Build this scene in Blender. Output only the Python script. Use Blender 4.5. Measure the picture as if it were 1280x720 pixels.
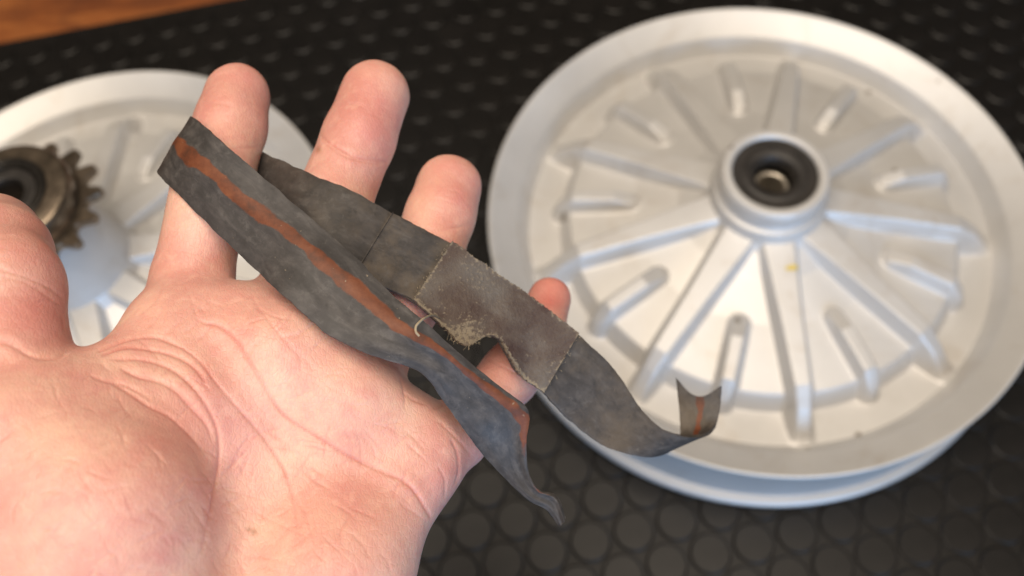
import bpy, bmesh, math, random
import numpy as np
from mathutils import Matrix, Vector
random.seed(7); rng = np.random.default_rng(7)
R = math.radians
scene = bpy.context.scene
for o in list(bpy.data.objects): bpy.data.objects.remove(o)
C = scene.collection

# ------------------------------------------------------------------ camera
FPX = 1200.0                       # focal length in pixels of a 1280 px wide picture
PITCH, ROLL = R(61.37), R(-4.23)
FL = 0.047                         # height of a lying wheel's upper flange above the mat
CAM = np.array([0.0, 0.0, 0.3846 + FL])
fwd = np.array([0, math.cos(PITCH), -math.sin(PITCH)])
up0 = np.array([0, math.sin(PITCH), math.cos(PITCH)]); rt0 = np.array([1.0, 0, 0])
rt = math.cos(ROLL) * rt0 + math.sin(ROLL) * up0
up = -math.sin(ROLL) * rt0 + math.cos(ROLL) * up0
cd = bpy.data.cameras.new('camera'); cam = bpy.data.objects.new('camera', cd); C.objects.link(cam)
cam.matrix_world = Matrix(((rt[0], up[0], -fwd[0], CAM[0]), (rt[1], up[1], -fwd[1], CAM[1]),
                           (rt[2], up[2], -fwd[2], CAM[2]), (0, 0, 0, 1)))
cd.sensor_width = 36; cd.lens = 36 * FPX / 1280; cd.clip_start = 0.01; cd.clip_end = 50
cd.dof.use_dof = True; cd.dof.focus_distance = 0.214; cd.dof.aperture_fstop = 10.0
scene.camera = cam

# ------------------------------------------------------------------ light
w = bpy.data.worlds.new('World'); scene.world = w; w.use_nodes = True
w.node_tree.nodes['Background'].inputs[0].default_value = (1.0, 0.88, 0.76, 1)
w.node_tree.nodes['Background'].inputs[1].default_value = 0.07
def area(name, loc, target, size, size_y, power, color):
    l = bpy.data.lights.new(name, 'AREA'); l.shape = 'RECTANGLE'; l.size = size; l.size_y = size_y
    l.energy = power; l.color = color
    o = bpy.data.objects.new(name, l); C.objects.link(o); o.location = loc
    o.rotation_euler = (Vector(target) - Vector(loc)).to_track_quat('-Z', 'Y').to_euler()
    return o
area('ceiling_lamp', (-0.12, -0.02, 1.45), (-0.05, 0.1, 0.0), 1.25, 1.1, 25.5, (1.0, 0.86, 0.695))
area('window_light', (0.45, -1.30, 0.42), (0.05, 0.15, 0.08), 1.2, 0.7, 17, (0.40, 0.64, 1.0))
scene.view_settings.view_transform = 'Standard'; scene.view_settings.look = 'None'
scene.view_settings.exposure = 0.12; scene.view_settings.gamma = 1.0
scene.render.resolution_x = 1024; scene.render.resolution_y = 576

# ------------------------------------------------------------------ helpers
def cm(px, py, d):                 # photo pixel + depth (mm) -> camera frame (mm)
    return np.array([(px - 640) / FPX * d, (360 - py) / FPX * d, -d])
def c2w(P):                        # camera frame (mm) -> world (m)
    P = np.asarray(P, float) * 0.001
    return CAM + P[..., :1] * rt + P[..., 1:2] * up - P[..., 2:3] * fwd
def w2px(W):
    v = W - CAM; d = v @ fwd
    return 640 + FPX * (v @ rt) / d, 360 - FPX * (v @ up) / d, d
def tag(o, label=None, cat=None, group=None, kind=None):
    if label: o['label'] = label
    if cat: o['category'] = cat
    if group: o['group'] = group
    if kind: o['kind'] = kind
    return o
def empty(name, loc=(0, 0, 0), rot=(0, 0, 0)):
    o = bpy.data.objects.new(name, None); C.objects.link(o); o.location = loc; o.rotation_euler = rot
    o.empty_display_size = 0.02
    return o
def mesh_obj(name, verts, faces, mat, parent=None, smooth=True, me=None):
    if me is None:
        me = bpy.data.meshes.new(name); me.from_pydata([tuple(v) for v in verts], [], [tuple(f) for f in faces]); me.update()
        if smooth: me.polygons.foreach_set('use_smooth', [True] * len(me.polygons))
        if mat: me.materials.append(mat)
    o = bpy.data.objects.new(name, me); C.objects.link(o)
    if parent: o.parent = parent
    return o
def smoothstep(a, b, x):
    t = np.clip((x - a) / (b - a), 0, 1); return t * t * (3 - 2 * t)

# ------------------------------------------------------------------ materials
def new_mat(name):
    m = bpy.data.materials.new(name); m.use_nodes = True
    nt = m.node_tree; b = nt.nodes['Principled BSDF']
    return m, nt, b
def N(nt, typ, **kw):
    n = nt.nodes.new(typ)
    for k, v in kw.items():
        if k in n.inputs: n.inputs[k].default_value = v
        else: setattr(n, k, v)
    return n
def ramp(nt, fac, stops):
    r = nt.nodes.new('ShaderNodeValToRGB'); e = r.color_ramp.elements
    while len(e) < len(stops): e.new(0.5)
    for q, (p, c) in zip(e, stops):
        q.position = p; q.color = (c[0], c[1], c[2], 1) if isinstance(c, tuple) else (c, c, c, 1)
    nt.links.new(fac, r.inputs[0]); return r.outputs[0]
def mix(nt, fac, a, b, mode='MIX'):
    m = nt.nodes.new('ShaderNodeMix'); m.data_type = 'RGBA'; m.blend_type = mode
    for inp, v in ((m.inputs[0], fac), (m.inputs[6], a), (m.inputs[7], b)):
        if isinstance(v, (int, float)): inp.default_value = v
        elif isinstance(v, tuple): inp.default_value = (v[0], v[1], v[2], 1)
        else: nt.links.new(v, inp)
    return m.outputs[2]
def coord(nt, scale=(1, 1, 1), which='Object', rot=(0, 0, 0)):
    t = nt.nodes.new('ShaderNodeTexCoord'); mp = nt.nodes.new('ShaderNodeMapping')
    mp.inputs['Scale'].default_value = scale; mp.inputs['Rotation'].default_value = rot
    nt.links.new(t.outputs[which], mp.inputs[0]); return mp.outputs[0]
def noise(nt, vec, scale, detail=4, rough=0.5, dist=0.0):
    n = N(nt, 'ShaderNodeTexNoise', Scale=scale, Detail=detail, Roughness=rough, Distortion=dist)
    nt.links.new(vec, n.inputs['Vector']); return n.outputs['Fac']
def bump(nt, b, h, strength, dist, chain=None):
    n = N(nt, 'ShaderNodeBump', Strength=strength, Distance=dist)
    nt.links.new(h, n.inputs['Height'])
    if chain: nt.links.new(chain, n.inputs['Normal'])
    nt.links.new(n.outputs[0], b.inputs['Normal']); return n.outputs[0]

def mat_skin():
    m, nt, b = new_mat('skin')
    v = coord(nt)
    n1 = noise(nt, v, 38, 5, 0.6); n2 = noise(nt, v, 140, 4, 0.6); n3 = noise(nt, v, 420, 3, 0.6)
    col = ramp(nt, n1, [(0.30, (0.61, 0.285, 0.245)), (0.5, (0.70, 0.385, 0.318)), (0.68, (0.775, 0.500, 0.395))])
    f2 = ramp(nt, n2, [(0.50, 0.0), (0.72, 0.55)])
    col = mix(nt, f2, col, (0.64, 0.275, 0.250))
    f3 = ramp(nt, n3, [(0.50, 0.0), (0.74, 0.4)])
    col = mix(nt, f3, col, (0.82, 0.52, 0.42))
    at = nt.nodes.new('ShaderNodeAttribute'); at.attribute_name = 'flush'
    col = mix(nt, at.outputs['Fac'], col, (0.56, 0.165, 0.140))
    at2 = nt.nodes.new('ShaderNodeAttribute'); at2.attribute_name = 'grime'
    col = mix(nt, at2.outputs['Fac'], col, (0.30, 0.13, 0.06))
    nt.links.new(col, b.inputs['Base Color'])
    b.inputs['Roughness'].default_value = 0.42
    b.inputs['Specular IOR Level'].default_value = 0.4
    b.inputs['Subsurface Weight'].default_value = 0.45
    b.inputs['Subsurface Radius'].default_value = (1.0, 0.35, 0.22)
    b.inputs['Subsurface Scale'].default_value = 0.0028
    vor = N(nt, 'ShaderNodeTexVoronoi', Scale=1150.0, feature='DISTANCE_TO_EDGE'); 
    wv = coord(nt, (1.0, 0.55, 1.0), rot=(0.2, 0.3, 0.7)); nt.links.new(wv, vor.inputs['Vector'])
    e = ramp(nt, vor.outputs['Distance'], [(0.0, 0.0), (0.16, 1.0)])
    ch = bump(nt, b, e, 0.26, 0.00020)
    # faint long skin lines
    wv2 = coord(nt, (1, 1, 1), rot=(0.5, 0.2, 0.9))
    wav = N(nt, 'ShaderNodeTexWave', Scale=95.0, Distortion=9.0, Detail=3.0); wav.inputs['Detail Scale'].default_value = 2.2
    nt.links.new(wv2, wav.inputs['Vector'])
    ch = bump(nt, b, wav.outputs['Fac'], 0.08, 0.0004, ch)
    ch = bump(nt, b, n2, 0.15, 0.0012, ch)
    return m

def mat_rubber():
    m, nt, b = new_mat('rubber_band')
    uv = nt.nodes.new('ShaderNodeUVMap'); uv.uv_map = 'UVMap'
    sep = nt.nodes.new('ShaderNodeSeparateXYZ'); nt.links.new(uv.outputs[0], sep.inputs[0])
    v = coord(nt)
    n1 = noise(nt, v, 90, 6, 0.65, 0.4)
    mp = nt.nodes.new('ShaderNodeMapping'); mp.inputs['Scale'].default_value = (0.9, 2.6, 1); nt.links.new(uv.outputs[0], mp.inputs[0])
    st = noise(nt, mp.outputs[0], 2.4, 10, 0.60, 0.5)
    n3 = noise(nt, v, 520, 4, 0.7)
    col = ramp(nt, st, [(0.30, (0.034, 0.031, 0.030)), (0.47, (0.049, 0.045, 0.044)), (0.58, (0.066, 0.060, 0.058)), (0.76, (0.105, 0.096, 0.092))])
    col = mix(nt, ramp(nt, n1, [(0.50, 0.0), (0.70, 0.4)]), col, (0.034, 0.030, 0.029))
    mp2 = nt.nodes.new('ShaderNodeMapping'); mp2.inputs['Scale'].default_value = (2.2, 34, 1); mp2.inputs['Rotation'].default_value = (0, 0, 0.05); nt.links.new(uv.outputs[0], mp2.inputs[0])
    scr = noise(nt, mp2.outputs[0], 1.3, 3, 0.5, 0.1)
    col = mix(nt, ramp(nt, scr, [(0.68, 0.0), (0.74, 0.35)]), col, (0.15, 0.14, 0.14))
    col = mix(nt, ramp(nt, scr, [(0.25, 0.4), (0.32, 0.0)]), col, (0.022, 0.021, 0.021))
    # brown road dust on the inner side, marked by the attribute
    da = nt.nodes.new('ShaderNodeAttribute'); da.attribute_name = 'dust'
    dm = nt.nodes.new('ShaderNodeMath'); dm.operation = 'MULTIPLY'; nt.links.new(da.outputs['Fac'], dm.inputs[0])
    nt.links.new(ramp(nt, noise(nt, v, 75, 7, 0.7), [(0.42, 0.05), (0.64, 1.0)]), dm.inputs[1])
    col = mix(nt, dm.outputs[0], col, (0.115, 0.090, 0.066))
    fs_ = noise(nt, v, 330, 8, 0.75)
    col = mix(nt, ramp(nt, fs_, [(0.54, 0.0), (0.70, 0.55)]), col, (0.125, 0.116, 0.110))
    col = mix(nt, ramp(nt, fs_, [(0.30, 0.6), (0.45, 0.0)]), col, (0.026, 0.024, 0.023))
    # rust-coloured stripe, edges eaten away by noise
    sa = nt.nodes.new('ShaderNodeAttribute'); sa.attribute_name = 'stripe'
    ad = nt.nodes.new('ShaderNodeMath'); ad.operation = 'MULTIPLY_ADD'; ad.inputs[1].default_value = 0.8; 
    nt.links.new(noise(nt, v, 260, 5, 0.7), ad.inputs[0]); ad.inputs[2].default_value = -0.41
    a2 = nt.nodes.new('ShaderNodeMath'); a2.operation = 'ADD'; nt.links.new(sa.outputs['Fac'], a2.inputs[0]); nt.links.new(ad.outputs[0], a2.inputs[1])
    sf = ramp(nt, a2.outputs[0], [(0.42, 0.0), (0.62, 1.0)])
    sc = ramp(nt, noise(nt, v, 180, 5, 0.65), [(0.32, (0.070, 0.028, 0.016)), (0.50, (0.135, 0.042, 0.019)), (0.70, (0.195, 0.068, 0.030))])
    col = mix(nt, sf, col, sc)
    # pale specks of grit
    sp = ramp(nt, noise(nt, v, 900, 2, 0.5), [(0.74, 0.0), (0.80, 0.7)])
    col = mix(nt, sp, col, (0.30, 0.24, 0.17))
    nt.links.new(col, b.inputs['Base Color'])
    nt.links.new(ramp(nt, n1, [(0.3, 0.46), (0.7, 0.64)]), b.inputs['Roughness'])
    b.inputs['Specular IOR Level'].default_value = 0.32
    ch = bump(nt, b, st, 0.10, 0.0005)
    ch = bump(nt, b, fs_, 0.22, 0.0003, ch)
    return m

def mat_patch(name, c0, c1, c2, speck):
    m, nt, b = new_mat(name)
    v = coord(nt)
    n1 = noise(nt, v, 110, 6, 0.65, 0.3); n2 = noise(nt, v, 1100, 3, 0.7); n3 = noise(nt, v, 60, 3, 0.5)
    col = ramp(nt, n1, [(0.30, c0), (0.52, c1), (0.74, c2)])
    col = mix(nt, ramp(nt, n3, [(0.45, 0.0), (0.62, 0.7)]), col, (0.118, 0.106, 0.096))
    ed = nt.nodes.new('ShaderNodeAttribute'); ed.attribute_name = 'dust'
    s1 = nt.nodes.new('ShaderNodeMath'); s1.operation = 'MULTIPLY_ADD'; s1.inputs[1].default_value = 0.42
    nt.links.new(ed.outputs['Fac'], s1.inputs[0]); nt.links.new(n2, s1.inputs[2])
    s2 = nt.nodes.new('ShaderNodeMath'); s2.operation = 'MULTIPLY_ADD'; s2.inputs[1].default_value = 0.35
    nt.links.new(n3, s2.inputs[0]); nt.links.new(s1.outputs[0], s2.inputs[2])
    f = ramp(nt, s2.outputs[0], [(0.78, 0.0), (0.92, 0.85)])
    col = mix(nt, f, col, speck)
    nt.links.new(col, b.inputs['Base Color']); b.inputs['Roughness'].default_value = 0.72
    ch = bump(nt, b, n2, 0.7, 0.0005)
    ch = bump(nt, b, n1, 0.4, 0.0008, ch)
    return m

def mat_simple(name, c, rough=0.5, metal=0.0, var=0.25, scale=120, bmp=0.15, bd=0.0005):
    m, nt, b = new_mat(name); v = coord(nt); n = noise(nt, v, scale, 5, 0.6)
    lo = tuple(x * (1 - var) for x in c); hi = tuple(min(1, x * (1 + var)) for x in c)
    nt.links.new(ramp(nt, n, [(0.3, lo), (0.7, hi)]), b.inputs['Base Color'])
    b.inputs['Roughness'].default_value = rough; b.inputs['Metallic'].default_value = metal
    if bmp: bump(nt, b, n, bmp, bd)
    return m

def mat_wheel():
    m, nt, b = new_mat('silver_wheel_paint')
    v = coord(nt)
    n1 = noise(nt, v, 22, 5, 0.6); n2 = noise(nt, v, 600, 3, 0.6)
    col = ramp(nt, n1, [(0.3, (0.560, 0.553, 0.545)), (0.7, (0.620, 0.613, 0.605))])
    sp = ramp(nt, noise(nt, v, 150, 3, 0.6), [(0.70, 0.0), (0.78, 0.5)])
    col = mix(nt, sp, col, (0.42, 0.36, 0.28))
    dirt = ramp(nt, noise(nt, v, 34, 7, 0.72, 0.6), [(0.54, 0.0), (0.74, 0.42)])
    col = mix(nt, dirt, col, (0.40, 0.33, 0.25))
    mps = coord(nt, (1, 1, 0.2)); vs = N(nt, 'ShaderNodeTexVoronoi', Scale=42.0); nt.links.new(mps, vs.inputs['Vector'])
    chip = ramp(nt, vs.outputs['Distance'], [(0.045, 0.8), (0.075, 0.0)])
    col = mix(nt, chip, col, (0.16, 0.13, 0.10))
    nt.links.new(col, b.inputs['Base Color'])
    b.inputs['Metallic'].default_value = 0.38
    nt.links.new(ramp(nt, n1, [(0.3, 0.46), (0.7, 0.53)]), b.inputs['Roughness'])
    b.inputs['Coat Weight'].default_value = 0.15; b.inputs['Coat Roughness'].default_value = 0.22
    ch = bump(nt, b, n2, 0.10, 0.0003)
    bump(nt, b, n1, 0.2, 0.002, ch)
    return m

def mat_wood():
    m, nt, b = new_mat('varnished_wood')
    v = coord(nt, (1.6, 14, 14), rot=(0, 0, R(9)))
    n = noise(nt, v, 4.0, 7, 0.65, 1.2); v2 = coord(nt); n2 = noise(nt, v2, 26, 4, 0.6)
    col = ramp(nt, n, [(0.30, (0.115, 0.030, 0.010)), (0.50, (0.27, 0.083, 0.021)), (0.72, (0.44, 0.165, 0.046))])
    col = mix(nt, ramp(nt, n2, [(0.45, 0.0), (0.75, 0.75)]), col, (0.090, 0.030, 0.014))
    nt.links.new(col, b.inputs['Base Color']); b.inputs['Roughness'].default_value = 0.45
    bump(nt, b, n, 0.2, 0.001)
    return m

SKIN = mat_skin(); RUB = mat_rubber(); WHEEL = mat_wheel(); WOOD = mat_wood()
PATCH = mat_patch('worn_fabric_patch', (0.050, 0.027, 0.022), (0.090, 0.066, 0.053), (0.150, 0.130, 0.112), (0.25, 0.205, 0.145))
FIBRE = mat_simple('tan_fibre', (0.33, 0.27, 0.185), 0.8, 0, 0.3, 400)
MATB = mat_simple('black_rubber_mat', (0.0075, 0.0067, 0.0063), 0.45, 0, 0.3, 60, 0.2)
STUD = mat_simple('black_rubber_stud', (0.0078, 0.0068, 0.0062), 0.38, 0, 0.35, 45, 0.25, 0.0006)
SEAL = mat_simple('black_seal_rubber', (0.022, 0.019, 0.017), 0.5, 0, 0.4, 150)
STEEL = mat_simple('worn_bare_steel', (0.52, 0.47, 0.40), 0.34, 0.85, 0.3, 160)
RUSTY = mat_simple('greasy_brown_steel', (0.185, 0.146, 0.108), 0.32, 0.8, 0.55, 110, 0.35, 0.0012)
DARKST = mat_simple('dark_bearing_steel', (0.05, 0.045, 0.04), 0.35, 0.8, 0.3, 150)
for _m in (MATB, STUD): _m.node_tree.nodes['Principled BSDF'].inputs['Specular IOR Level'].default_value = 0.30
YELLOW = mat_simple('yellow_paint_mark', (0.62, 0.48, 0.10), 0.55, 0, 0.2, 200)

# ------------------------------------------------------------------ setting: bench and mat
me_v = [(-1.2, -0.8, -0.034), (1.2, -0.8, -0.034), (1.2, 1.3, -0.034), (-1.2, 1.3, -0.034)]
bt = []
for z in (-0.034, -0.004): bt += [(-1.2, -0.8, z), (1.2, -0.8, z), (1.2, 1.3, z), (-1.2, 1.3, z)]
bench = mesh_obj('bench_top', bt, [(3, 2, 1, 0), (4, 5, 6, 7), (0, 1, 5, 4), (1, 2, 6, 5), (2, 3, 7, 6), (3, 0, 4, 7)], WOOD, smooth=False)
tag(bench, 'varnished orange-brown wooden bench top showing beyond the black mat', None, None, 'structure')

MA = R(9.2); ca, sa = math.cos(MA), math.sin(MA)      # the mat's rows run at this angle
mat_o = np.array([-0.300, 0.4315])                     # a point of its far edge
def m2w(s, t): return mat_o[0] + s * ca - t * sa, mat_o[1] + s * sa + t * ca   # along edge, across (negative = towards camera)
mat_root = empty('rubber_mat', (0, 0, 0))
tag(mat_root, 'black rubber mat covered in round raised studs under both wheels', 'mat')
bv = []
for z in (-0.0035, 0.0):
    for s, t in ((-0.7, -1.0), (1.4, -1.0), (1.4, 0.0), (-0.7, 0.0)):
        x, y = m2w(s, t); bv.append((x, y, z))
mesh_obj('mat_sheet', bv, [(3, 2, 1, 0), (4, 5, 6, 7), (0, 1, 5, 4), (1, 2, 6, 5), (2, 3, 7, 6), (3, 0, 4, 7)], MATB, mat_root, smooth=False)
def stud_geo(n=20):
    vs, fs = [], []
    for r, z in ((0.0094, 0.0), (0.0092, 0.0009), (0.0084, 0.0014)):
        for k in range(n): vs.append((r * math.cos(2 * math.pi * k / n), r * math.sin(2 * math.pi * k / n), z))
    for j in range(2):
        for k in range(n): fs.append((j * n + k, j * n + (k + 1) % n, (j + 1) * n + (k + 1) % n, (j + 1) * n + k))
    fs.append(tuple(2 * n + k for k in range(n)))
    return vs, fs
WR = np.array([0.1205, 0.2416]); WLc = np.array([-0.1937, 0.2295])
PITCHM = 0.0200
cands = []
for j in range(0, 58):
    for i in range(-34, 70):
        s = i * PITCHM + (0.5 * PITCHM if j % 2 else 0.0); t = -0.012 - j * PITCHM * 0.866
        x, y = m2w(s, t)
        if t < -0.985: continue
        a, b_, d = w2px(np.array([x, y, 0.0]))
        inv = -20 < a < 1300 and -20 < b_ < 740 and d > 0
        und = np.hypot(x - WR[0], y - WR[1]) < 0.105 or np.hypot(x - WLc[0], y - WLc[1]) < 0.090
        hand_hid = inv and b_ > 440 and a < 490
        if -0.65 < x < 0.75 and -0.25 < y < 0.75: cands.append((0 if (inv and not und and not hand_hid) else 1, d, x, y))
cands.sort()
sv, sf = stud_geo(); stud_me = None; rest_v, rest_f = [], []
for k, (bad, d, x, y) in enumerate(cands):
    if not bad and k < 300:
        if stud_me is None:
            o = mesh_obj('stud', sv, sf, STUD, mat_root, smooth=False); stud_me = o.data
        else: o = mesh_obj('stud', None, None, None, mat_root, me=stud_me)
        o.location = (x, y, 0.0)
    else:
        b0 = len(rest_v); rest_v += [(a + x, b + y, c) for a, b, c in sv]; rest_f += [tuple(q + b0 for q in f) for f in sf]
tag(mesh_obj('studs', rest_v, rest_f, STUD, mat_root, smooth=False), 'remaining round studs of the mat', None, None, 'stuff')

# ------------------------------------------------------------------ wheels
def revolve(name, prof, mat, parent, n=128, closed=False):
    P = np.array(prof); k = len(P); th = np.linspace(0, 2 * math.pi, n, endpoint=False)
    v = np.stack([np.outer(np.cos(th), P[:, 0]), np.outer(np.sin(th), P[:, 0]), np.tile(P[:, 1], (n, 1))], -1).reshape(-1, 3)
    f = []
    kk = k if closed else k - 1
    for i in range(n):
        i2 = (i + 1) % n
        for j in range(kk):
            j2 = (j + 1) % k
            f.append((i * k + j, i2 * k + j, i2 * k + j2, i * k + j2))
    return mesh_obj(name, v, f, mat, parent)
def rounded(pts, rad=0.0006, seg=3):          # round the corners of a profile polyline
    pts = [np.array(p, float) for p in pts]; out = [pts[0]]
    for a, b, c in zip(pts, pts[1:], pts[2:]):
        la, lc = np.linalg.norm(a - b), np.linalg.norm(c - b); r = min(rad, la * 0.45, lc * 0.45)
        p0 = b + (a - b) / la * r; p1 = b + (c - b) / lc * r
        for s in np.linspace(0, 1, seg + 1): out.append((1 - s) ** 2 * p0 + 2 * s * (1 - s) * b + s * s * p1)
    out.append(pts[-1]); return out
def lin(a, b, x):
    t = np.clip((x - a) / (b - a), 0, 1); return 0.75 * t + 0.25 * t * t * (3 - 2 * t)
def disc_height(r, th):
    """pressed wheel disc; z relative to the upper flange plane"""
    ring = -0.0165
    plat = np.interp(r, [0.024, 0.030, 0.040, 0.060, 0.090], [0.0135, 0.0095, 0.0045, -0.0010, -0.0060])
    step = lin(0.0952, 0.0905, r)
    z = ring + (plat - ring) * step
    # nine long ribs
    a = (th - R(-90) + R(20)) % R(40) - R(20)
    s = np.abs(a) * r
    hw = np.interp(r, [0.03, 0.06, 0.112], [0.0078, 0.0060, 0.0040])
    crest = np.interp(r, [0.024, 0.034, 0.060, 0.090, 0.099, 0.1085, 0.112], [0.0140, 0.0122, 0.0078, 0.0026, -0.0040, -0.0150, -0.0168])
    m = lin(hw + 0.0013, hw - 0.0013, s)
    z = z + np.maximum(crest - z, 0) * m
    # nine short ribs between them
    a2 = (th - R(-70) + R(20)) % R(40) - R(20)
    s2 = np.abs(a2) * r; rr = np.clip(r, 0.062, 0.0945)
    dd = np.hypot(s2, r - rr)
    crest2 = np.interp(r, [0.055, 0.070, 0.090, 0.1005], [0.0010, 0.0042, 0.0014, -0.0125])
    m2 = lin(0.0053, 0.0029, dd)
    return z + np.maximum(crest2 - z, 0) * m2
_disc = None
def make_disc(parent):
    global _disc
    if _disc is not None: return mesh_obj('disc', None, None, None, parent, me=_disc)
    nr, nt_ = 150, 1080
    r = np.linspace(0.0225, 0.1135, nr); th = np.linspace(0, 2 * math.pi, nt_, endpoint=False)
    Rr, Th = np.meshgrid(r, th)
    Z = disc_height(Rr, Th)
    Z = 0.25 * np.roll(Z, 1, 0) + 0.5 * Z + 0.25 * np.roll(Z, -1, 0)
    v = np.stack([Rr * np.cos(Th), Rr * np.sin(Th), Z], -1).reshape(-1, 3)
    I, J = np.meshgrid(np.arange(nt_), np.arange(nr - 1), indexing='ij'); I2 = (I + 1) % nt_
    f = np.stack([I * nr + J, I * nr + J + 1, I2 * nr + J + 1, I2 * nr + J], -1).reshape(-1, 4)
    o = mesh_obj('disc', v.tolist(), f.tolist(), WHEEL, parent); _disc = o.data
    return o
RIM = rounded([(0.1080, -0.0172), (0.1105, -0.0167), (0.1160, -0.0080), (0.1276, -0.0007), (0.1292, 0.0000), (0.1300, -0.0008), (0.1297, -0.0020),
       (0.1286, -0.0036), (0.1262, -0.0046), (0.1258, -0.0066), (0.1258, -0.0100), (0.1254, -0.0220), (0.1262, -0.0340), (0.1262, -0.0378), (0.1250, -0.0390), (0.1266, -0.0399), (0.1284, -0.0398),
       (0.1300, -0.0412), (0.1300, -0.0432), (0.1290, -0.0441), (0.1262, -0.0441), (0.1180, -0.0400), (0.1150, -0.0300), (0.1120, -0.0200), (0.1080, -0.0182)], 0.0012, 4)
def make_wheel(loc, rot, scale, sprocket):
    root = empty('wheel', loc, rot)
    disc = make_disc(root)
    revolve('rim', RIM, WHEEL, root, 160)
    if not sprocket:
        hub = revolve('hub', rounded([(0.0300, 0.0090), (0.0270, 0.0125), (0.0262, 0.0170), (0.0262, 0.0195), (0.0240, 0.0205), (0.0234, 0.0225), (0.0240, 0.0245), (0.0242, 0.0300), (0.0234, 0.0312), (0.0196, 0.0312), (0.0189, 0.0302), (0.0189, 0.0100)], 0.0008), WHEEL, root, 96)
        revolve('hub_face', rounded([(0.0235, 0.0308), (0.0231, 0.0317), (0.0199, 0.0317), (0.0191, 0.0306)], 0.0005), WHEEL, hub, 96)
        revolve('oil_seal', rounded([(0.0192, 0.0290), (0.0187, 0.0304), (0.0150, 0.0300), (0.0135, 0.0306), (0.0102, 0.0300), (0.0088, 0.0285), (0.0084, 0.0240)], 0.0006), SEAL, hub, 72)
        revolve('axle_collar', rounded([(0.0083, 0.0160), (0.0083, 0.0205), (0.0078, 0.0210), (0.0064, 0.0210), (0.0058, 0.0204), (0.0058, -0.030)], 0.0004), STEEL, hub, 48)
        # small yellow paint dab near the hub
        pm = []; pf = []
        nx = 9
        for i in range(nx):
            for j in range(3):
                a = R(-84) + (i - 4) * 0.022; r = 0.0385 + (j - 1) * 0.0012 * (1 - ((i - 4) / 5.0) ** 2)
                z = float(disc_height(np.array([r]), np.array([a]))[0]) + 0.0005
                pm.append((r * math.cos(a), r * math.sin(a), z))
        for i in range(nx - 1):
            for j in range(2): pf.append((i * 3 + j, i * 3 + j + 1, i * 3 + 4 + j, i * 3 + 3 + j))
        mesh_obj('paint_mark', pm, pf, YELLOW, disc)
    else:
        hub = revolve('hub', rounded([(0.0330, 0.0080), (0.0290, 0.0130), (0.0275, 0.0220), (0.0245, 0.0590), (0.020, 0.0600)], 0.001), WHEEL, root, 72)
        S = 0.0400; nT = 16; vs, fs = [], []          # toothed plate
        prof = []
        for k in range(nT):
            for da, rr in ((-0.5, 0.0302), (-0.33, 0.0310), (-0.22, 0.0340), (-0.13, 0.0368), (0.0, 0.0375), (0.13, 0.0368), (0.22, 0.0340), (0.33, 0.0310)):
                prof.append((rr, 2 * math.pi * (k + da + 0.2) / nT))
        n = len(prof)
        for z, q in ((0.0560, 1.0), (0.0588, 1.0), (0.0596, 0.98), (0.0596, 0.62)):
            for rr, a in prof:
                r2 = rr * q if q > 0.9 else 0.022
                vs.append((r2 * math.cos(a), r2 * math.sin(a), z))
        for j in range(3):
            for k in range(n): fs.append((j * n + k, j * n + (k + 1) % n, (j + 1) * n + (k + 1) % n, (j + 1) * n + k))
        fs.append(tuple(reversed(range(n))))
        sp = mesh_obj('sprocket', vs, fs, RUSTY, root, smooth=False)
        sp['label'] = 'greasy brown toothed sprocket on the hub'
        revolve('boss', rounded([(0.0262, 0.0590), (0.0266, 0.0630), (0.0282, 0.0640), (0.0282, 0.0692), (0.0270, 0.0716), (0.0190, 0.0725), (0.0175, 0.0715)], 0.0014), RUSTY, sp, 72)
        revolve('bearing_ring', rounded([(0.0190, 0.0715), (0.0186, 0.0737), (0.0176, 0.0737), (0.0170, 0.0727), (0.0150, 0.0730), (0.0144, 0.0720), (0.0142, 0.067)], 0.0004), DARKST, sp, 64)
        revolve('oil_seal', rounded([(0.0143, 0.0710), (0.0138, 0.0723), (0.0085, 0.0720), (0.0080, 0.0695), (0.0078, 0.058)], 0.0005), SEAL, sp, 64)
    root.scale = (scale,) * 3
    return root
wr = make_wheel((0.1205, 0.2416, FL), (0, 0, 0), 1.0, False)
tag(wr, 'silver-grey pressed wheel with radial ribs and black hub seal, lying beyond the strap', 'wheel', 'wheels lying on the mat')
nv = Vector((math.tan(R(-3.9)), math.tan(R(-1.0)), 1)).normalized()
wl = make_wheel((-0.1937, 0.2295, FL + 0.010), (0, 0, 0), 0.9, True)
wl.rotation_euler = (nv.to_track_quat('Z', 'Y').to_matrix() @ Matrix.Rotation(R(13), 3, 'Z')).to_euler()
tag(wl, 'silver-grey wheel with brown toothed sprocket on its hub, behind thumb and index finger', 'wheel', 'wheels lying on the mat')

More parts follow.
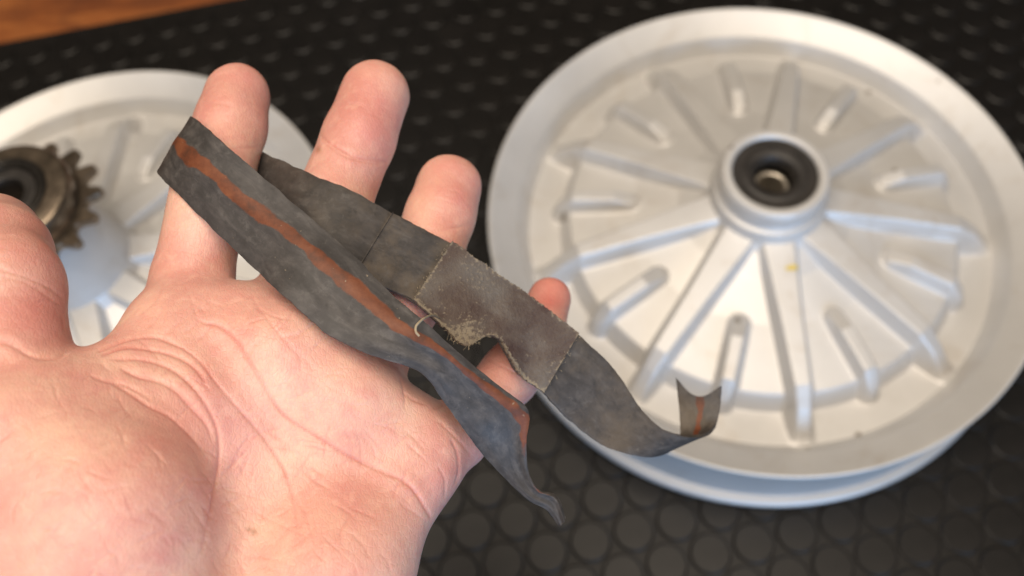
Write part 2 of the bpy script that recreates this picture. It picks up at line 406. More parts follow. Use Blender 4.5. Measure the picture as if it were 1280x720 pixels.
# ------------------------------------------------------------------ hand (signed distance field -> surface nets)
def smin(a, b, k):
    h = np.clip(0.5 + 0.5 * (b - a) / k, 0, 1)
    return b + (a - b) * h - k * h * (1 - h)
def cone(P, a, b, ra, rb):
    ba = b - a; L2 = ba @ ba; pa = P - a
    h = np.clip((pa @ ba) / L2, 0, 1)
    return np.linalg.norm(pa - h[..., None] * ba, axis=-1) - (ra + (rb - ra) * h)
FING = {
 'index':  [(228, 425, 224, 11.0), (240, 352, 229, 9.3), (267, 225, 236, 9.3), (287, 158, 244, 8.9), (296, 121, 249, 8.6)],
 'middle': [(345, 470, 224, 11.0), (362, 390, 229, 9.7), (412, 262, 236, 9.7), (448, 175, 245, 9.2), (468, 119, 251, 9.2)],
 'ring':   [(418, 520, 225, 11.0), (458, 450, 230, 9.4), (526, 345, 241, 9.2), (551, 270, 249, 8.8), (561, 233, 254, 8.7)],
 'little': [(505, 590, 226, 10.5), (568, 545, 231, 8.2), (636, 470, 246, 7.4), (674, 410, 258, 6.7), (687, 374, 264, 6.1)],
 'thumb':  [(30, 545, 196, 12.5), (12, 455, 199, 12.0), (3, 360, 206, 12.2), (-6, 318, 215, 11.6), (-10, 300, 224, 11.2)],
}
PALM = [  # round cones: two ends (px, py, depth mm, radius mm)
 ((228, 421, 221, 11.5), (150, 790, 201, 14)), ((348, 452, 220, 12.0), (215, 830, 199, 15)),
 ((428, 508, 221, 11.8), (285, 850, 199, 15)), ((514, 572, 223, 10.8), (416, 716, 207, 15.5)),
 ((416, 716, 207, 15.5), (330, 900, 196, 18)),
 ((228, 421, 221, 11.5), (348, 452, 220, 12.0)), ((348, 452, 220, 12.0), (428, 508, 221, 11.8)), ((428, 508, 221, 11.8), (514, 572, 223, 10.8)),
 ((298, 409, 224, 10.0), (300, 430, 222, 10.0)), ((395, 458, 223, 10.0), (395, 480, 222, 10)), ((512, 546, 226, 8.2), (490, 560, 224, 9)),
 ((70, 512, 197, 9.5), (205, 462, 213, 11.0)), ((110, 530, 198, 11), (240, 520, 208, 12.0)),        # web between thumb and index
 ((215, 830, 199, 15), (150, 1010, 188, 21)), ((330, 900, 196, 18), (230, 1010, 186, 20)),
]
THENAR = [((30, 566, 192, 18.2), (128, 652, 191, 20.5)), ((128, 652, 191, 20.5), (150, 850, 187, 22)), ((150, 850, 187, 22), (120, 1010, 184, 21)), ((-10, 600, 193, 17), (60, 800, 189, 20))]
wr_c = cm(165, 1005, 186)
FORE = [(wr_c + np.array([-13., 0, 0]), wr_c + np.array([-55., -150, 55]), 22, 30), (wr_c + np.array([13., 0, 0]), wr_c + np.array([-15., -150, 55]), 21, 30)]
def S(q): return cm(*q[:3])
def sdf(P):
    palm = None
    for a, b in PALM:
        d = cone(P, S(a), S(b), a[3], b[3]); palm = d if palm is None else smin(palm, d, 8.0)
    for a, b, ra, rb in FORE: palm = smin(palm, cone(P, a, b, ra, rb), 12.0)
    th = None
    for a, b in THENAR:
        d = cone(P, S(a), S(b), a[3], b[3]); th = d if th is None else smin(th, d, 9.0)
    palm = smin(palm, th, 6.0)
    out = palm
    for name, ch in FING.items():
        f = None
        for a, b in zip(ch, ch[1:]):
            d = cone(P, S(a), S(b), a[3], b[3]); f = d if f is None else smin(f, d, 2.5)
        out = np.minimum(out, smin(palm, f, 3.2 if name != 'thumb' else 3.0))
    return out
def surface_nets(h):
    pts = []
    for ch in FING.values():
        for q in ch: pts += [S(q) + q[3] + 2, S(q) - q[3] - 2]
    for a, b in PALM + THENAR:
        for q in (a, b): pts += [S(q) + q[3] + 6, S(q) - q[3] - 6]
    for a, b, ra, rb in FORE: pts += [a + ra + 6, a - ra - 6, b + rb + 6, b - rb - 6]
    lo = np.min(pts, 0); hi = np.max(pts, 0)
    n = np.ceil((hi - lo) / h).astype(int) + 2
    ax = [lo[i] + h * np.arange(n[i]) for i in range(3)]
    # coarse pass marks the blocks near the surface
    B = 6; nb = (n + B - 1) // B
    F = np.full(tuple(nb * B), 1e3)
    cen = [lo[i] + h * (np.arange(nb[i]) * B + (B - 1) / 2) for i in range(3)]
    G = np.stack(np.meshgrid(*cen, indexing='ij'), -1)
    dc = sdf(G.reshape(-1, 3)).reshape(tuple(nb))
    near = np.abs(dc) < h * B * 0.87 + 8
    F = F.reshape(nb[0], B, nb[1], B, nb[2], B)
    F[:] = np.where(dc < 0, -1e3, 1e3)[:, None, :, None, :, None]
    idx = np.argwhere(near)
    off = np.stack(np.meshgrid(*[np.arange(B)] * 3, indexing='ij'), -1).reshape(-1, 3)
    for s in range(0, len(idx), 800):
        I = idx[s:s + 800]
        gi = (I[:, None, :] * B + off[None])
        val = sdf((lo + h * gi).reshape(-1, 3)).reshape(len(I), B, B, B)
        F[I[:, 0], :, I[:, 1], :, I[:, 2], :] = val
    F = F.reshape(tuple(nb * B))
    neg = F < 0
    cs = [neg[i:neg.shape[0] - 1 + i, j:neg.shape[1] - 1 + j, k:neg.shape[2] - 1 + k] for i in (0, 1) for j in (0, 1) for k in (0, 1)]
    cnt = sum(c.astype(np.int8) for c in cs)
    act = (cnt > 0) & (cnt < 8)
    ids = np.full(act.shape, -1, int); A = np.argwhere(act); ids[act] = np.arange(len(A))
    corner = [(i, j, k) for i in (0, 1) for j in (0, 1) for k in (0, 1)]
    acc = np.zeros((len(A), 3)); num = np.zeros(len(A))
    for c0 in corner:
        for ax_ in range(3):
            if c0[ax_]: continue
            c1 = list(c0); c1[ax_] = 1
            f0 = F[A[:, 0] + c0[0], A[:, 1] + c0[1], A[:, 2] + c0[2]]; f1 = F[A[:, 0] + c1[0], A[:, 1] + c1[1], A[:, 2] + c1[2]]
            m = (f0 < 0) != (f1 < 0); t = np.where(m, f0 / np.where(m, f0 - f1, 1), 0)
            p = np.array(c0, float) + t[:, None] * (np.array(c1) - np.array(c0))
            acc += np.where(m[:, None], p, 0); num += m
    V = lo + h * (A + acc / num[:, None])
    quads = []
    for ax_ in range(3):
        sl0 = [slice(1, -1)] * 3; sl0[ax_] = slice(0, -1); sl1 = [slice(1, -1)] * 3; sl1[ax_] = slice(1, None)
        a = neg[tuple(sl0)]; b = neg[tuple(sl1)]
        E_ = np.argwhere(a != b); base = E_.copy()
        for o_ in range(3):
            if o_ != ax_: base[:, o_] += 1
        flip = a[a != b]
        u, v_ = [(1, 2), (2, 0), (0, 1)][ax_]
        def cell(du, dv):
            q = base.copy(); q[:, u] += du; q[:, v_] += dv; return ids[q[:, 0], q[:, 1], q[:, 2]]
        q = np.stack([cell(-1, -1), cell(0, -1), cell(0, 0), cell(-1, 0)], 1)
        q[~flip] = q[~flip][:, ::-1]
        quads.append(q)
    Q = np.concatenate(quads); Q = Q[(Q >= 0).all(1)]
    e = 0.3                                            # pull the vertices onto the field
    for _ in range(2):
        d = sdf(V); g = np.stack([sdf(V + np.eye(3)[i] * e) - d for i in range(3)], 1) / e
        g /= np.maximum((g * g).sum(1, keepdims=True), 0.2); V = V - np.clip(d, -1, 1)[:, None] * g
    return V, Q
V, Q = surface_nets(1.5)
me0 = bpy.data.meshes.new('hand_base'); me0.from_pydata(V.tolist(), [], Q.tolist()); me0.update()
tmp = bpy.data.objects.new('hand_base', me0); C.objects.link(tmp)
mod = tmp.modifiers.new('s', 'SUBSURF'); mod.levels = 2; mod.render_levels = 2
dg = bpy.context.evaluated_depsgraph_get(); dg.update()
hand_me = bpy.data.meshes.new_from_object(tmp.evaluated_get(dg))
bpy.data.objects.remove(tmp); bpy.data.meshes.remove(me0)
hand_me.name = 'hand'
nvt = len(hand_me.vertices); co = np.empty(nvt * 3); hand_me.vertices.foreach_get('co', co); co = co.reshape(-1, 3)
nrm = np.empty(nvt * 3); hand_me.vertex_normals.foreach_get('vector', nrm); nrm = nrm.reshape(-1, 3)
px = 640 + FPX * co[:, 0] / -co[:, 2]; py = 360 - FPX * co[:, 1] / -co[:, 2]
view = -co / np.linalg.norm(co, axis=1, keepdims=True); facing = smoothstep(0.05, 0.35, (nrm * view).sum(1))
def catmull(P, sub=6):
    P = np.asarray(P, float); out = []
    Pp = np.vstack([2 * P[0] - P[1], P, 2 * P[-1] - P[-2]])
    for i in range(1, len(Pp) - 2):
        p0, p1, p2, p3 = Pp[i - 1:i + 3]
        for s in np.arange(sub) / sub:
            out.append(0.5 * (2 * p1 + (p2 - p0) * s + (2 * p0 - 5 * p1 + 4 * p2 - p3) * s * s + (3 * p1 - p0 - 3 * p2 + p3) * s ** 3))
    out.append(P[-1]); return np.array(out)
def poly_dist(line, xs, ys):        # distance to a line, signed side, and position along it
    best = np.full(len(xs), 1e9); side = np.zeros(len(xs)); along = np.zeros(len(xs)); n = len(line) - 1
    for i in range(n):
        ax_, ay_ = line[i]; dx, dy = line[i + 1] - line[i]; l2 = dx * dx + dy * dy + 1e-9
        t = np.clip(((xs - ax_) * dx + (ys - ay_) * dy) / l2, 0, 1)
        ex = xs - ax_ - t * dx; ey = ys - ay_ - t * dy; d = np.hypot(ex, ey)
        m = d < best; best[m] = d[m]; side[m] = np.sign(dx * ey - dy * ex)[m]; along[m] = ((i + t) / n)[m]
    return best, side, along
# crease: points, depth (mm), width (px), pillow (mm), taper at (start, end), flush
CREASES = [
 ([(236, 392), (254, 404), (274, 409), (294, 426), (311, 451), (327, 476), (344, 504), (361, 524), (398, 549), (428, 566), (473, 587), (511, 607), (532, 637), (540, 652)], 0.62, 3.2, 0.25, (0.12, 0.05), 0.55),
 ([(190, 421), (224, 434), (247, 451), (269, 476), (297, 507), (321, 535), (340, 562), (357, 591), (365, 620), (369, 653), (368, 690)], 0.55, 3.0, 0.2, (0.05, 0.3), 0.5),
 ([(120, 440), (163, 424), (197, 422), (222, 431)], 0.7, 3.2, 0.25, (0.05, 0.2), 0.4),
 ([(124, 445), (155, 434), (191, 437), (224, 448), (247, 465), (262, 488)], 0.9, 3.6, 0.35, (0.05, 0.2), 0.5),
 ([(132, 449), (174, 448), (205, 457), (230, 473), (252, 495), (266, 518), (272, 538), (273, 566), (271, 599), (266, 640), (250, 690), (235, 720)], 0.95, 3.8, 0.4, (0.05, 0.3), 0.55),
 ([(146, 457), (172, 470), (197, 476), (219, 487), (240, 508), (259, 531), (266, 560)], 1.0, 4.0, 0.45, (0.08, 0.2), 0.5),
 ([(133, 473), (160, 490), (186, 507), (212, 520), (240, 545), (262, 575)], 0.7, 4.0, 0.3, (0.15, 0.2), 0.4),
 ([(104, 465), (130, 476), (152, 480), (176, 491), (200, 508)], 0.5, 3.5, 0.2, (0.15, 0.3), 0.3),
 ([(313, 366), (330, 395), (349, 418), (372, 445), (385, 470)], 0.30, 2.6, 0.1, (0.05, 0.5), 0.25),
 ([(230, 352), (240, 380), (247, 400), (250, 420)], 0.20, 2.4, 0.05, (0.2, 0.3), 0.2),
 ([(395, 497), (420, 502), (447, 506), (480, 500)], 0.20, 2.6, 0.05, (0.3, 0.3), 0.15),
 ([(370, 430), (376, 460), (372, 490), (366, 515)], 0.20, 2.4, 0.05, (0.3, 0.3), 0.15),
 ([(300, 560), (330, 540), (360, 532)], 0.22, 2.6, 0.05, (0.3, 0.3), 0.2),
 ([(272, 566), (300, 575), (340, 585)], 0.22, 2.4, 0.05, (0.1, 0.4), 0.1),
 ([(292, 600), (330, 598), (380, 590)], 0.18, 2.4, 0.05, (0.3, 0.4), 0.1),
 ([(300, 625), (330, 645), (370, 662), (395, 675)], 0.22, 2.4, 0.05, (0.3, 0.3), 0.1),
 ([(285, 590), (300, 560), (316, 540)], 0.30, 3.0, 0.08, (0.2, 0.2), 0.3),
 ([(273, 600), (290, 580), (312, 556)], 0.25, 3.0, 0.08, (0.2, 0.2), 0.3),
 ([(546, 580), (556, 600), (555, 625)], 0.40, 3.0, 0.12, (0.2, 0.2), 0.3),
 ([(562, 548), (571, 565), (574, 590), (566, 610)], 0.55, 3.4, 0.2, (0.1, 0.2), 0.4),
 ([(545, 525), (562, 540), (580, 560), (592, 575)], 0.40, 3.0, 0.12, (0.2, 0.2), 0.3),
 ([(495, 590), (515, 610), (528, 630)], 0.25, 2.6, 0.08, (0.3, 0.2), 0.2),
 ([(470, 690), (482, 700), (490, 720)], 0.20, 2.6, 0.05, (0.2, 0.2), 0.1),
 # finger joints
 ([(398, 168), (420, 183), (448, 197), (486, 203)], 0.55, 2.6, 0.22, (0.05, 0.05), 0.45),
 ([(402, 176), (430, 194), (458, 203), (480, 206)], 0.40, 2.4, 0.12, (0.1, 0.1), 0.35),
 ([(508, 276), (545, 288), (596, 280)], 0.25, 3.0, 0.1, (0.1, 0.1), 0.2),
 ([(245, 172), (280, 186), (325, 184)], 0.35, 3.0, 0.1, (0.1, 0.1), 0.25),
 ([(655, 400), (680, 408), (716, 404)], 0.25, 2.6, 0.1, (0.1, 0.1), 0.2),
 ([(608, 448), (636, 462), (672, 480)], 0.30, 2.6, 0.1, (0.1, 0.1), 0.25),
 ([(-20, 330), (8, 340), (35, 348), (60, 358), (82, 374)], 0.40, 3.0, 0.15, (0.05, 0.1), 0.3),
 ([(-20, 345), (20, 350), (50, 364), (84, 388)], 0.30, 2.6, 0.1, (0.05, 0.2), 0.25),
 ([(-30, 428), (10, 430), (38, 446), (66, 449), (90, 440)], 1.5, 4.0, 0.5, (0.05, 0.15), 0.6),
 ([(20, 380), (45, 372), (70, 362)], 0.18, 2.6, 0.05, (0.3, 0.3), 0.1),
 ([(500, 488), (515, 500), (535, 508)], 0.3, 3, 0.05, (0.2, 0.2), 0.3),
]
rl = np.random.default_rng(31)
for _ in range(230):               # fine short skin lines over the palm and fingers
    x0, y0 = rl.uniform(20, 560), rl.uniform(370, 715); a0 = rl.choice([0.75, 0.95, -0.35, 2.2]) + rl.normal(0, 0.28); L0 = rl.uniform(18, 60)
    bn = rl.normal(0, 0.25)
    CREASES.append(([(x0, y0), (x0 + L0 * 0.5 * math.cos(a0), y0 + L0 * 0.5 * math.sin(a0)), (x0 + L0 * (0.5 * math.cos(a0) + 0.5 * math.cos(a0 + bn)), y0 + L0 * (0.5 * math.sin(a0) + 0.5 * math.sin(a0 + bn)))], rl.uniform(0.12, 0.36), 2.6, 0.03, (0.35, 0.35), 0.2))
for ch in FING.values():           # and fine lines across the fingers
    for a, b in zip(ch[1:], ch[2:]):
        for _ in range(4):
            q = rl.uniform(0, 1); x0 = a[0] + (b[0] - a[0]) * q; y0 = a[1] + (b[1] - a[1]) * q
            dx, dy = b[0] - a[0], b[1] - a[1]; l = math.hypot(dx, dy); ux, uy = -dy / l, dx / l; o0 = rl.normal(0, 12); hl = rl.uniform(10, 28)
            CREASES.append(([(x0 + ux * (o0 - hl), y0 + uy * (o0 - hl)), (x0 + ux * o0 + rl.normal(0, 2), y0 + uy * o0 + rl.normal(0, 3)), (x0 + ux * (o0 + hl), y0 + uy * (o0 + hl))], rl.uniform(0.06, 0.2), 2.4, 0.04, (0.35, 0.35), 0.1))
disp = np.zeros(nvt); flush = np.zeros(nvt); grime = np.zeros(nvt)
def pnoise(p, scale, seed):        # cheap smooth noise from summed sines
    r = np.random.default_rng(seed); o = np.zeros(len(p))
    for _ in range(10):
        k = r.normal(size=3); k *= scale * r.uniform(0.6, 1.6) / np.linalg.norm(k); o += np.sin(p @ k + r.uniform(0, 6.28))
    return o / 10 ** 0.5 * 0.7
wob = 2.2 * pnoise(co, 0.35, 3); wob2 = 2.2 * pnoise(co, 0.35, 4)
for pts, depth, wd, pil, (ta, tb), fl in CREASES:
    depth = min(depth, 0.62 + 0.35 * (depth - 0.62))
    ln = catmull(pts, 5); bb = (px > ln[:, 0].min() - 40) & (px < ln[:, 0].max() + 40) & (py > ln[:, 1].min() - 40) & (py < ln[:, 1].max() + 40)
    I = np.nonzero(bb)[0]
    if not len(I): continue
    d, sd, al = poly_dist(ln, px[I] + wob[I] * 0.6, py[I] + wob2[I] * 0.6)
    tp = smoothstep(0, max(ta, 1e-3), al) * smoothstep(1, 1 - max(tb, 1e-3), al) * facing[I]
    disp[I] += tp * (-0.46 * depth * np.exp(-(d / (0.58 * wd)) ** 2) + 0.34 * pil * np.exp(-((d - 2.6 * wd) / (1.8 * wd)) ** 2))
    flush[I] = np.maximum(flush[I], 0.95 * fl * tp * np.exp(-(d / (0.7 * wd)) ** 2))
disp += 0.22 * pnoise(co, 0.16, 5) + 0.10 * pnoise(co, 0.45, 6)
# pads of flesh on the finger side that faces the camera
for (x, y, rx, ry, amp) in ((292, 118, 36, 44, 0.7), (462, 125, 38, 52, 0.8), (558, 232, 36, 42, 0.7), (688, 375, 22, 30, 0.4),
                            (255, 290, 40, 55, 0.5), (340, 610, 80, 70, -1.4), (40, 300, 50, 40, 0.5)):
    disp += amp * facing * np.exp(-((px - x) / rx) ** 2 - ((py - y) / ry) ** 2)
# blood colour: fingertips, thumb, ball of the hand
for (x, y, rx, ry, amp) in ((300, 110, 60, 60, 0.30), (470, 130, 55, 75, 0.34), (562, 240, 50, 60, 0.36), (690, 372, 40, 40, 0.75), (45, 360, 55, 110, 0.55),
                            (420, 450, 90, 60, 0.18), (235, 560, 70, 50, 0.25), (120, 690, 120, 40, 0.12), (560, 610, 40, 50, 0.22), (250, 400, 70, 40, 0.10), (500, 460, 30, 30, 0.5), (640, 460, 50, 50, 0.3)):
    flush = np.maximum(flush, amp * np.exp(-((px - x) / rx) ** 2 - ((py - y) / ry) ** 2))
flush = np.clip(flush * (0.85 + 0.35 * pnoise(co, 0.5, 9)), 0, 1)
for (x, y, r_) in ((316, 664, 4.5), (398, 187, 4.5), (311, 661, 3.0)):
    grime = np.maximum(grime, 0.6 * np.exp(-((px - x) ** 2 + (py - y) ** 2) / r_ ** 2) * facing)
co2 = co + nrm * disp[:, None]
W = c2w(co2)
loc = c2w(wr_c[None])[0]
hand_me.vertices.foreach_set('co', (W - loc).ravel())
for nm, arr in (('flush', flush), ('grime', grime)):
    at = hand_me.attributes.new(nm, 'FLOAT', 'POINT'); at.data.foreach_set('value', arr)
hand_me.materials.clear(); hand_me.materials.append(SKIN)
hand_me.polygons.foreach_set('use_smooth', [True] * len(hand_me.polygons)); hand_me.update()
hand = bpy.data.objects.new('hand', hand_me); C.objects.link(hand); hand.location = loc
tag(hand, 'bare left hand held palm up with fingers spread, strap across it', 'hand')

# ------------------------------------------------------------------ rubber strap
ST = [  # upper edge, lower edge (px, py, depth mm), stripe centre across the width, stripe strength
 ((707, 647, 222), (699, 659, 222), 0.3, 0.0), ((695, 619, 222), (684, 638, 221), 0.25, 0.3), ((671, 611, 221), (661, 625, 220), 0.10, 0.6),
 ((658, 584, 220), (632, 599, 219), 0.05, 0.2), ((657, 545, 218), (603, 568, 217), 0.05, 0.75), ((659, 511, 216), (580, 538, 214), 0.13, 1.0),
 ((622, 481, 214), (553, 500, 211), 0.20, 1.0), ((574, 442, 211), (525, 465, 208), 0.24, 1.0), ((535, 406, 209), (462, 443, 206), 0.30, 1.0),
 ((495, 373, 210), (409, 416, 206), 0.30, 1.0), ((425, 305, 214), (359, 373, 208), 0.33, 1.05), ((355, 244, 218), (318, 336, 214), 0.38, 1.0),
 ((289, 187, 222), (255, 276, 220), 0.42, 1.0), ((258, 160, 226), (222, 243, 224), 0.44, 1.0), ((241, 146, 232), (199, 219, 230), 0.45, 0.9),
 ((247, 152, 242), (206, 216, 240), 0.5, 0.9), ((284, 168, 250), (252, 244, 249), 0.5, 0.9), ((322, 187, 247), (286, 264, 246), 0.5, 0.9),
 ((356, 203, 237), (316, 286, 234), 0.5, 0.9), ((397, 221, 228), (352, 308, 222), 0.5, 0.9), ((442, 241, 226), (396, 326, 217), 0.5, 0.9),
 ((505, 276, 229), (456, 352, 221), 0.5, 0.9), ((562, 305, 232), (514, 376, 225), 0.5, 0.9), ((590, 325, 233), (552, 409, 226), 0.5, 0.9),
 ((606, 336, 234), (578, 431, 227), 0.5, 0.9), ((625, 349, 235), (603, 421, 230), 0.5, 0.9), ((640, 359, 236), (621, 424, 231), 0.5, 0.9),
 ((655, 369, 237), (637, 452, 232), 0.5, 0.9), ((682, 388, 238), (652, 472, 234), 0.5, 0.9), ((720, 418, 239), (677, 489, 235), 0.5, 0.9),
 ((763, 456, 241), (710, 524, 238), 0.5, 0.9), ((793, 500, 243), (749, 554, 240), 0.5, 0.9), ((820, 531, 244), (783, 567, 241.5), 0.5, 0.9),
 ((850, 544, 247), (814, 570, 245), 0.5, 0.9), ((880, 544, 253), (841, 560, 252), 0.5, 0.9), ((894, 532, 259), (850, 546, 259), 0.5, 0.9),
 ((900, 510, 261), (849, 512, 262), 0.5, 0.9), ((902, 480, 261), (844, 468, 262), 0.5, 0.9)]
SUB = 12
Uc = catmull([cm(*s[0]) for s in ST], SUB); Lc = catmull([cm(*s[1]) for s in ST], SUB)
stc = np.interp(np.arange(len(Uc)) / SUB, range(len(ST)), [s[2] for s in ST]); sts = np.interp(np.arange(len(Uc)) / SUB, range(len(ST)), [s[3] for s in ST])
NP_ = len(Uc)
def path(row, t):                  # row may be fractional; t 0 = upper edge, 1 = lower edge
    i = np.clip(np.floor(row).astype(int), 0, NP_ - 2); f = (row - i)[..., None]
    u = Uc[i] * (1 - f) + Uc[i + 1] * f; l = Lc[i] * (1 - f) + Lc[i + 1] * f
    return u * (1 - t[..., None]) + l * t[..., None]
def frame(row, t):
    e = 0.35
    a = path(np.clip(row - e, 0, NP_ - 1.001), t); b = path(np.clip(row + e, 0, NP_ - 1.001), t)
    d = b - a; d /= np.linalg.norm(d, axis=-1, keepdims=True) + 1e-9
    wv = path(row, t * 0 + 1) - path(row, t * 0); wv /= np.linalg.norm(wv, axis=-1, keepdims=True) + 1e-9
    n = np.cross(d, wv); n /= np.linalg.norm(n, axis=-1, keepdims=True) + 1e-9
    return n
def ribbon(name, rows, ts, off, thick, mat, parent, stripe=False, dust=None, bow=0.0, rough_edge=0.0, end_bow=0.0, seed=1):
    """a strip of real thickness; off (mm) lifts its middle along the strap normal, n>0 side is the smooth inner face"""
    rg = np.random.default_rng(seed)
    rr, tt = np.meshgrid(np.asarray(rows, float), np.asarray(ts, float), indexing='ij')
    nR, nT = rr.shape
    row_eff = rr.copy()
    if end_bow:
        lim = NP_ - 1.001 - end_bow * np.sin(np.pi * tt) ** 0.8; row_eff = np.minimum(rr, lim + (rr - lim) * 0.02)
    row_eff = np.clip(row_eff, 0, NP_ - 1.001)
    te = tt.copy()
    if rough_edge:
        jl = np.convolve(rg.normal(size=nR + 2), np.ones(3) / 3, 'valid') * rough_edge
        ju = np.convolve(rg.normal(size=nR + 2), np.ones(3) / 3, 'valid') * rough_edge
        te = te + jl[:, None] * smoothstep(0.7, 1, tt) + ju[:, None] * smoothstep(0.3, 0, tt)
    P = path(row_eff, te); n = frame(row_eff, np.clip(te, 0, 1))
    h = off + bow * (1 - (2 * tt - 1) ** 2)
    kk = P.reshape(-1, 3); h = h + (0.10 * pnoise(kk, 0.35, 21) + 0.03 * pnoise(kk, 1.2, 22)).reshape(nR, nT)
    if stripe:
        ce_ = np.interp(rr, np.arange(NP_), stc); fr = smoothstep(15 * SUB, 13 * SUB, rr)
        h = h + fr * (0.9 * np.exp(-((tt - ce_) / 0.17) ** 2) - 0.7 * smoothstep(0.75, 1.0, tt))
    A = P + n * (h + thick / 2)[..., None]; B = P + n * (h - thick / 2)[..., None]
    v = np.concatenate([A.reshape(-1, 3), B.reshape(-1, 3)]); M = nR * nT; f = []
    for i in range(nR - 1):
        for j in range(nT - 1):
            a = i * nT + j; f.append((a, a + 1, a + nT + 1, a + nT)); f.append((M + a, M + a + nT, M + a + nT + 1, M + a + 1))
        for j, s in ((0, 1), (nT - 1, -1)):
            a = i * nT + j; q = (a, a + nT, M + a + nT, M + a); f.append(q if s > 0 else q[::-1])
    for i, s in ((0, -1), (nR - 1, 1)):
        for j in range(nT - 1):
            a = i * nT + j; q = (a, a + 1, M + a + 1, M + a); f.append(q[::-1] if s > 0 else q)
    Wv = c2w(v) - strap_loc
    o = mesh_obj(name, Wv, f, mat, parent)
    me = o.data
    sidx = np.concatenate([np.zeros(M), np.ones(M)])
    uvs = np.tile(np.stack([rr.ravel() / SUB, tt.ravel()], -1), (2, 1))
    li = np.empty(len(me.loops), int); me.loops.foreach_get('vertex_index', li)
    ul = me.uv_layers.new(name='UVMap'); ul.data.foreach_set('uv', uvs[li].ravel())
    if stripe:
        ce = np.interp(rr, np.arange(NP_), stc); am = np.interp(rr, np.arange(NP_), sts)
        wdt = 0.175 + 0.05 * np.sin(rr * 0.21) * np.sin(rr * 0.083 + 1) + 0.025 * np.sin(rr * 0.9)
        s = am * smoothstep(wdt, 0.02, np.abs(tt - ce - 0.02 * np.sin(rr * 0.33)))
        arr = np.where(sidx > 0, np.tile(s.ravel(), 2), 0.0) if STRIPE_SIDE else np.where(sidx < 1, np.tile(s.ravel(), 2), 0.0)
        at = me.attributes.new('stripe', 'FLOAT', 'POINT'); at.data.foreach_set('value', arr)
    dv = np.zeros(2 * M) if dust is None else np.tile(dust(rr, tt).ravel(), 2)
    at = me.attributes.new('dust', 'FLOAT', 'POINT'); at.data.foreach_set('value', dv)
    m = o.modifiers.new('edge', 'BEVEL'); m.width = 0.00018; m.segments = 2; m.limit_method = 'ANGLE'; m.angle_limit = R(50)
    return o
STRIPE_SIDE = False
strap_loc = c2w(cm(440, 340, 215)[None])[0]
strap = empty('rubber_strap', strap_loc)
tag(strap, 'worn dark grey rubber strap with rust-coloured stripe, looped round the index finger', 'strap')
r0 = 22 * SUB; r1 = 29 * SUB        # the part under the patch
band = ribbon('band', np.arange(0, NP_ - 1, 1.0), np.linspace(0, 1, 15), 0.0, 0.9, RUB, strap, stripe=True,
              dust=lambda r, t: np.clip(np.interp(r, [16 * SUB, 20 * SUB, 22 * SUB, 29 * SUB, 31 * SUB, 33 * SUB, NP_ - 20, NP_], [0, 0.4, 0.8, 0.7, 0.65, 0.35, 0.6, 0.6]), 0, 1),
              bow=0.0, rough_edge=0.008, end_bow=7.0, seed=3)
over = ribbon('overlap', np.arange(20.75 * SUB, 22.25 * SUB, 0.5), np.linspace(0.0, 1.0, 13), -0.75, 0.5, RUB, strap, dust=lambda r, t: r * 0 + 0.95, rough_edge=0.008, seed=5)
patch = ribbon('patch', np.arange(22.0 * SUB, 29.02 * SUB, 0.34), np.concatenate([[-0.012], np.linspace(0.0, 1.0, 21), [1.015]]), -1.35, 1.1, PATCH, strap,
               dust=lambda r, t: np.maximum(np.maximum(smoothstep(22.10 * SUB, 22.0 * SUB, r) * 0.55, smoothstep(28.95 * SUB, 29.0 * SUB, r) * 0.55),
                                            np.maximum(np.maximum(smoothstep(0.95, 1.0, t) * 0.7, smoothstep(0.45, 1.0, t) * np.exp(-((r - 24.0 * SUB) / 9) ** 2) * 0.7), smoothstep(0.025, 0.0, t) * 0.4)), rough_edge=0.010, seed=8)
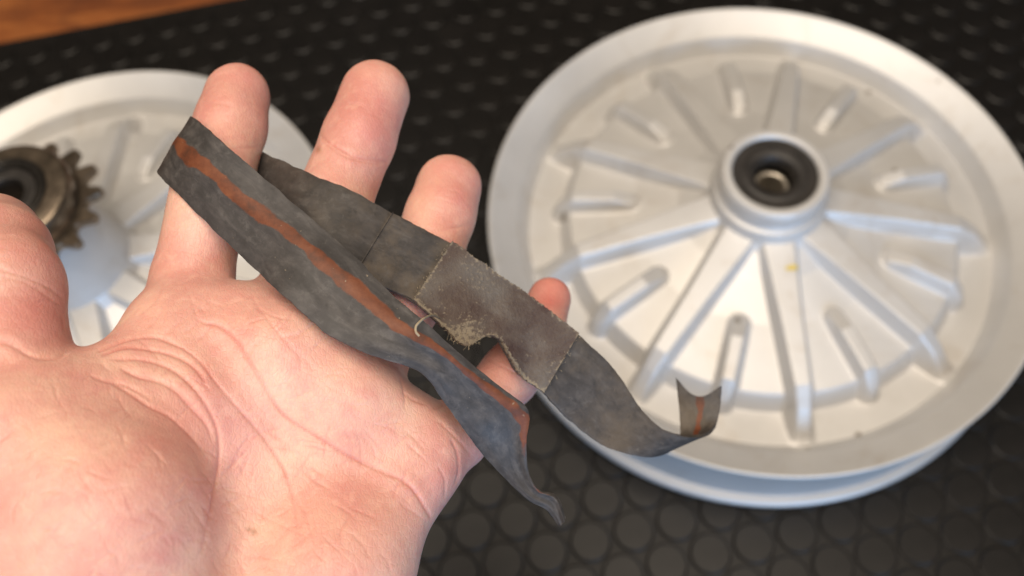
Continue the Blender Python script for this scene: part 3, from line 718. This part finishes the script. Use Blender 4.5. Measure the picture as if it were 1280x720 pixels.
# frayed fibres along the torn edge
fv, ff = [], []
def tube(pts, r, n=4):
    pts = np.array(pts); b0 = len(fv)
    for i, p in enumerate(pts):
        d = pts[min(i + 1, len(pts) - 1)] - pts[max(i - 1, 0)]; d /= np.linalg.norm(d) + 1e-9
        a = np.cross(d, [0.3, 0.5, 0.8]); a /= np.linalg.norm(a) + 1e-9; b = np.cross(d, a)
        for k in range(n): fv.append(p + r * (a * math.cos(6.2832 * k / n) + b * math.sin(6.2832 * k / n)))
    for i in range(len(pts) - 1):
        for k in range(n): ff.append((b0 + i * n + k, b0 + i * n + (k + 1) % n, b0 + (i + 1) * n + (k + 1) % n, b0 + (i + 1) * n + k))
for k in range(380):
    q = rng.random()
    if q < 0.30: row, t = rng.normal(24.0 * SUB, 5.5), 1.0 + rng.normal(-0.03, 0.05)      # tuft at the tear
    elif q < 0.72: row, t = rng.uniform(22.1, 28.6) * SUB, 1.0 + rng.normal(-0.01, 0.012)
    elif q < 0.82: row, t = 22.0 * SUB + rng.normal(0, 0.5), rng.uniform(0.02, 0.98)
    elif q < 0.92: row, t = 29.0 * SUB + rng.normal(0, 0.5), rng.uniform(0.02, 0.98)
    else: row, t = rng.uniform(22.1, 28.8) * SUB, rng.normal(0.0, 0.01)
    rw = np.array([row]); tw = np.array([min(t, 1.06)]); p = path(rw, tw)[0]; n = frame(rw, np.clip(tw, 0, 1))[0]
    p = p - n * rng.uniform(1.2, 2.1)
    L = rng.uniform(0.2, 0.55) * (2.2 if q < 0.30 else 1.0); d = rng.normal(size=3); d[1] -= 0.6; d /= np.linalg.norm(d)
    d2 = rng.normal(size=3); d2 /= np.linalg.norm(d2)
    pts = [p, p + d * L * 0.5 + d2 * L * 0.15, p + d * L + d2 * L * 0.45]
    tube(pts, rng.uniform(0.03, 0.075))
fo = mesh_obj('frayed_fibres', c2w(np.array(fv)) - strap_loc, ff, FIBRE, patch); fo['kind'] = 'stuff'
fv, ff = [], []
tube(catmull([cm(550, 398, 222), cm(541, 394, 214), cm(532, 397, 208.5), cm(525, 402, 206), cm(520, 408, 205), cm(520, 415, 204.6), cm(524, 420, 204.8)], 4), 0.28, 8)
mesh_obj('loose_thread', c2w(np.array(fv)) - strap_loc, ff, FIBRE, strap)
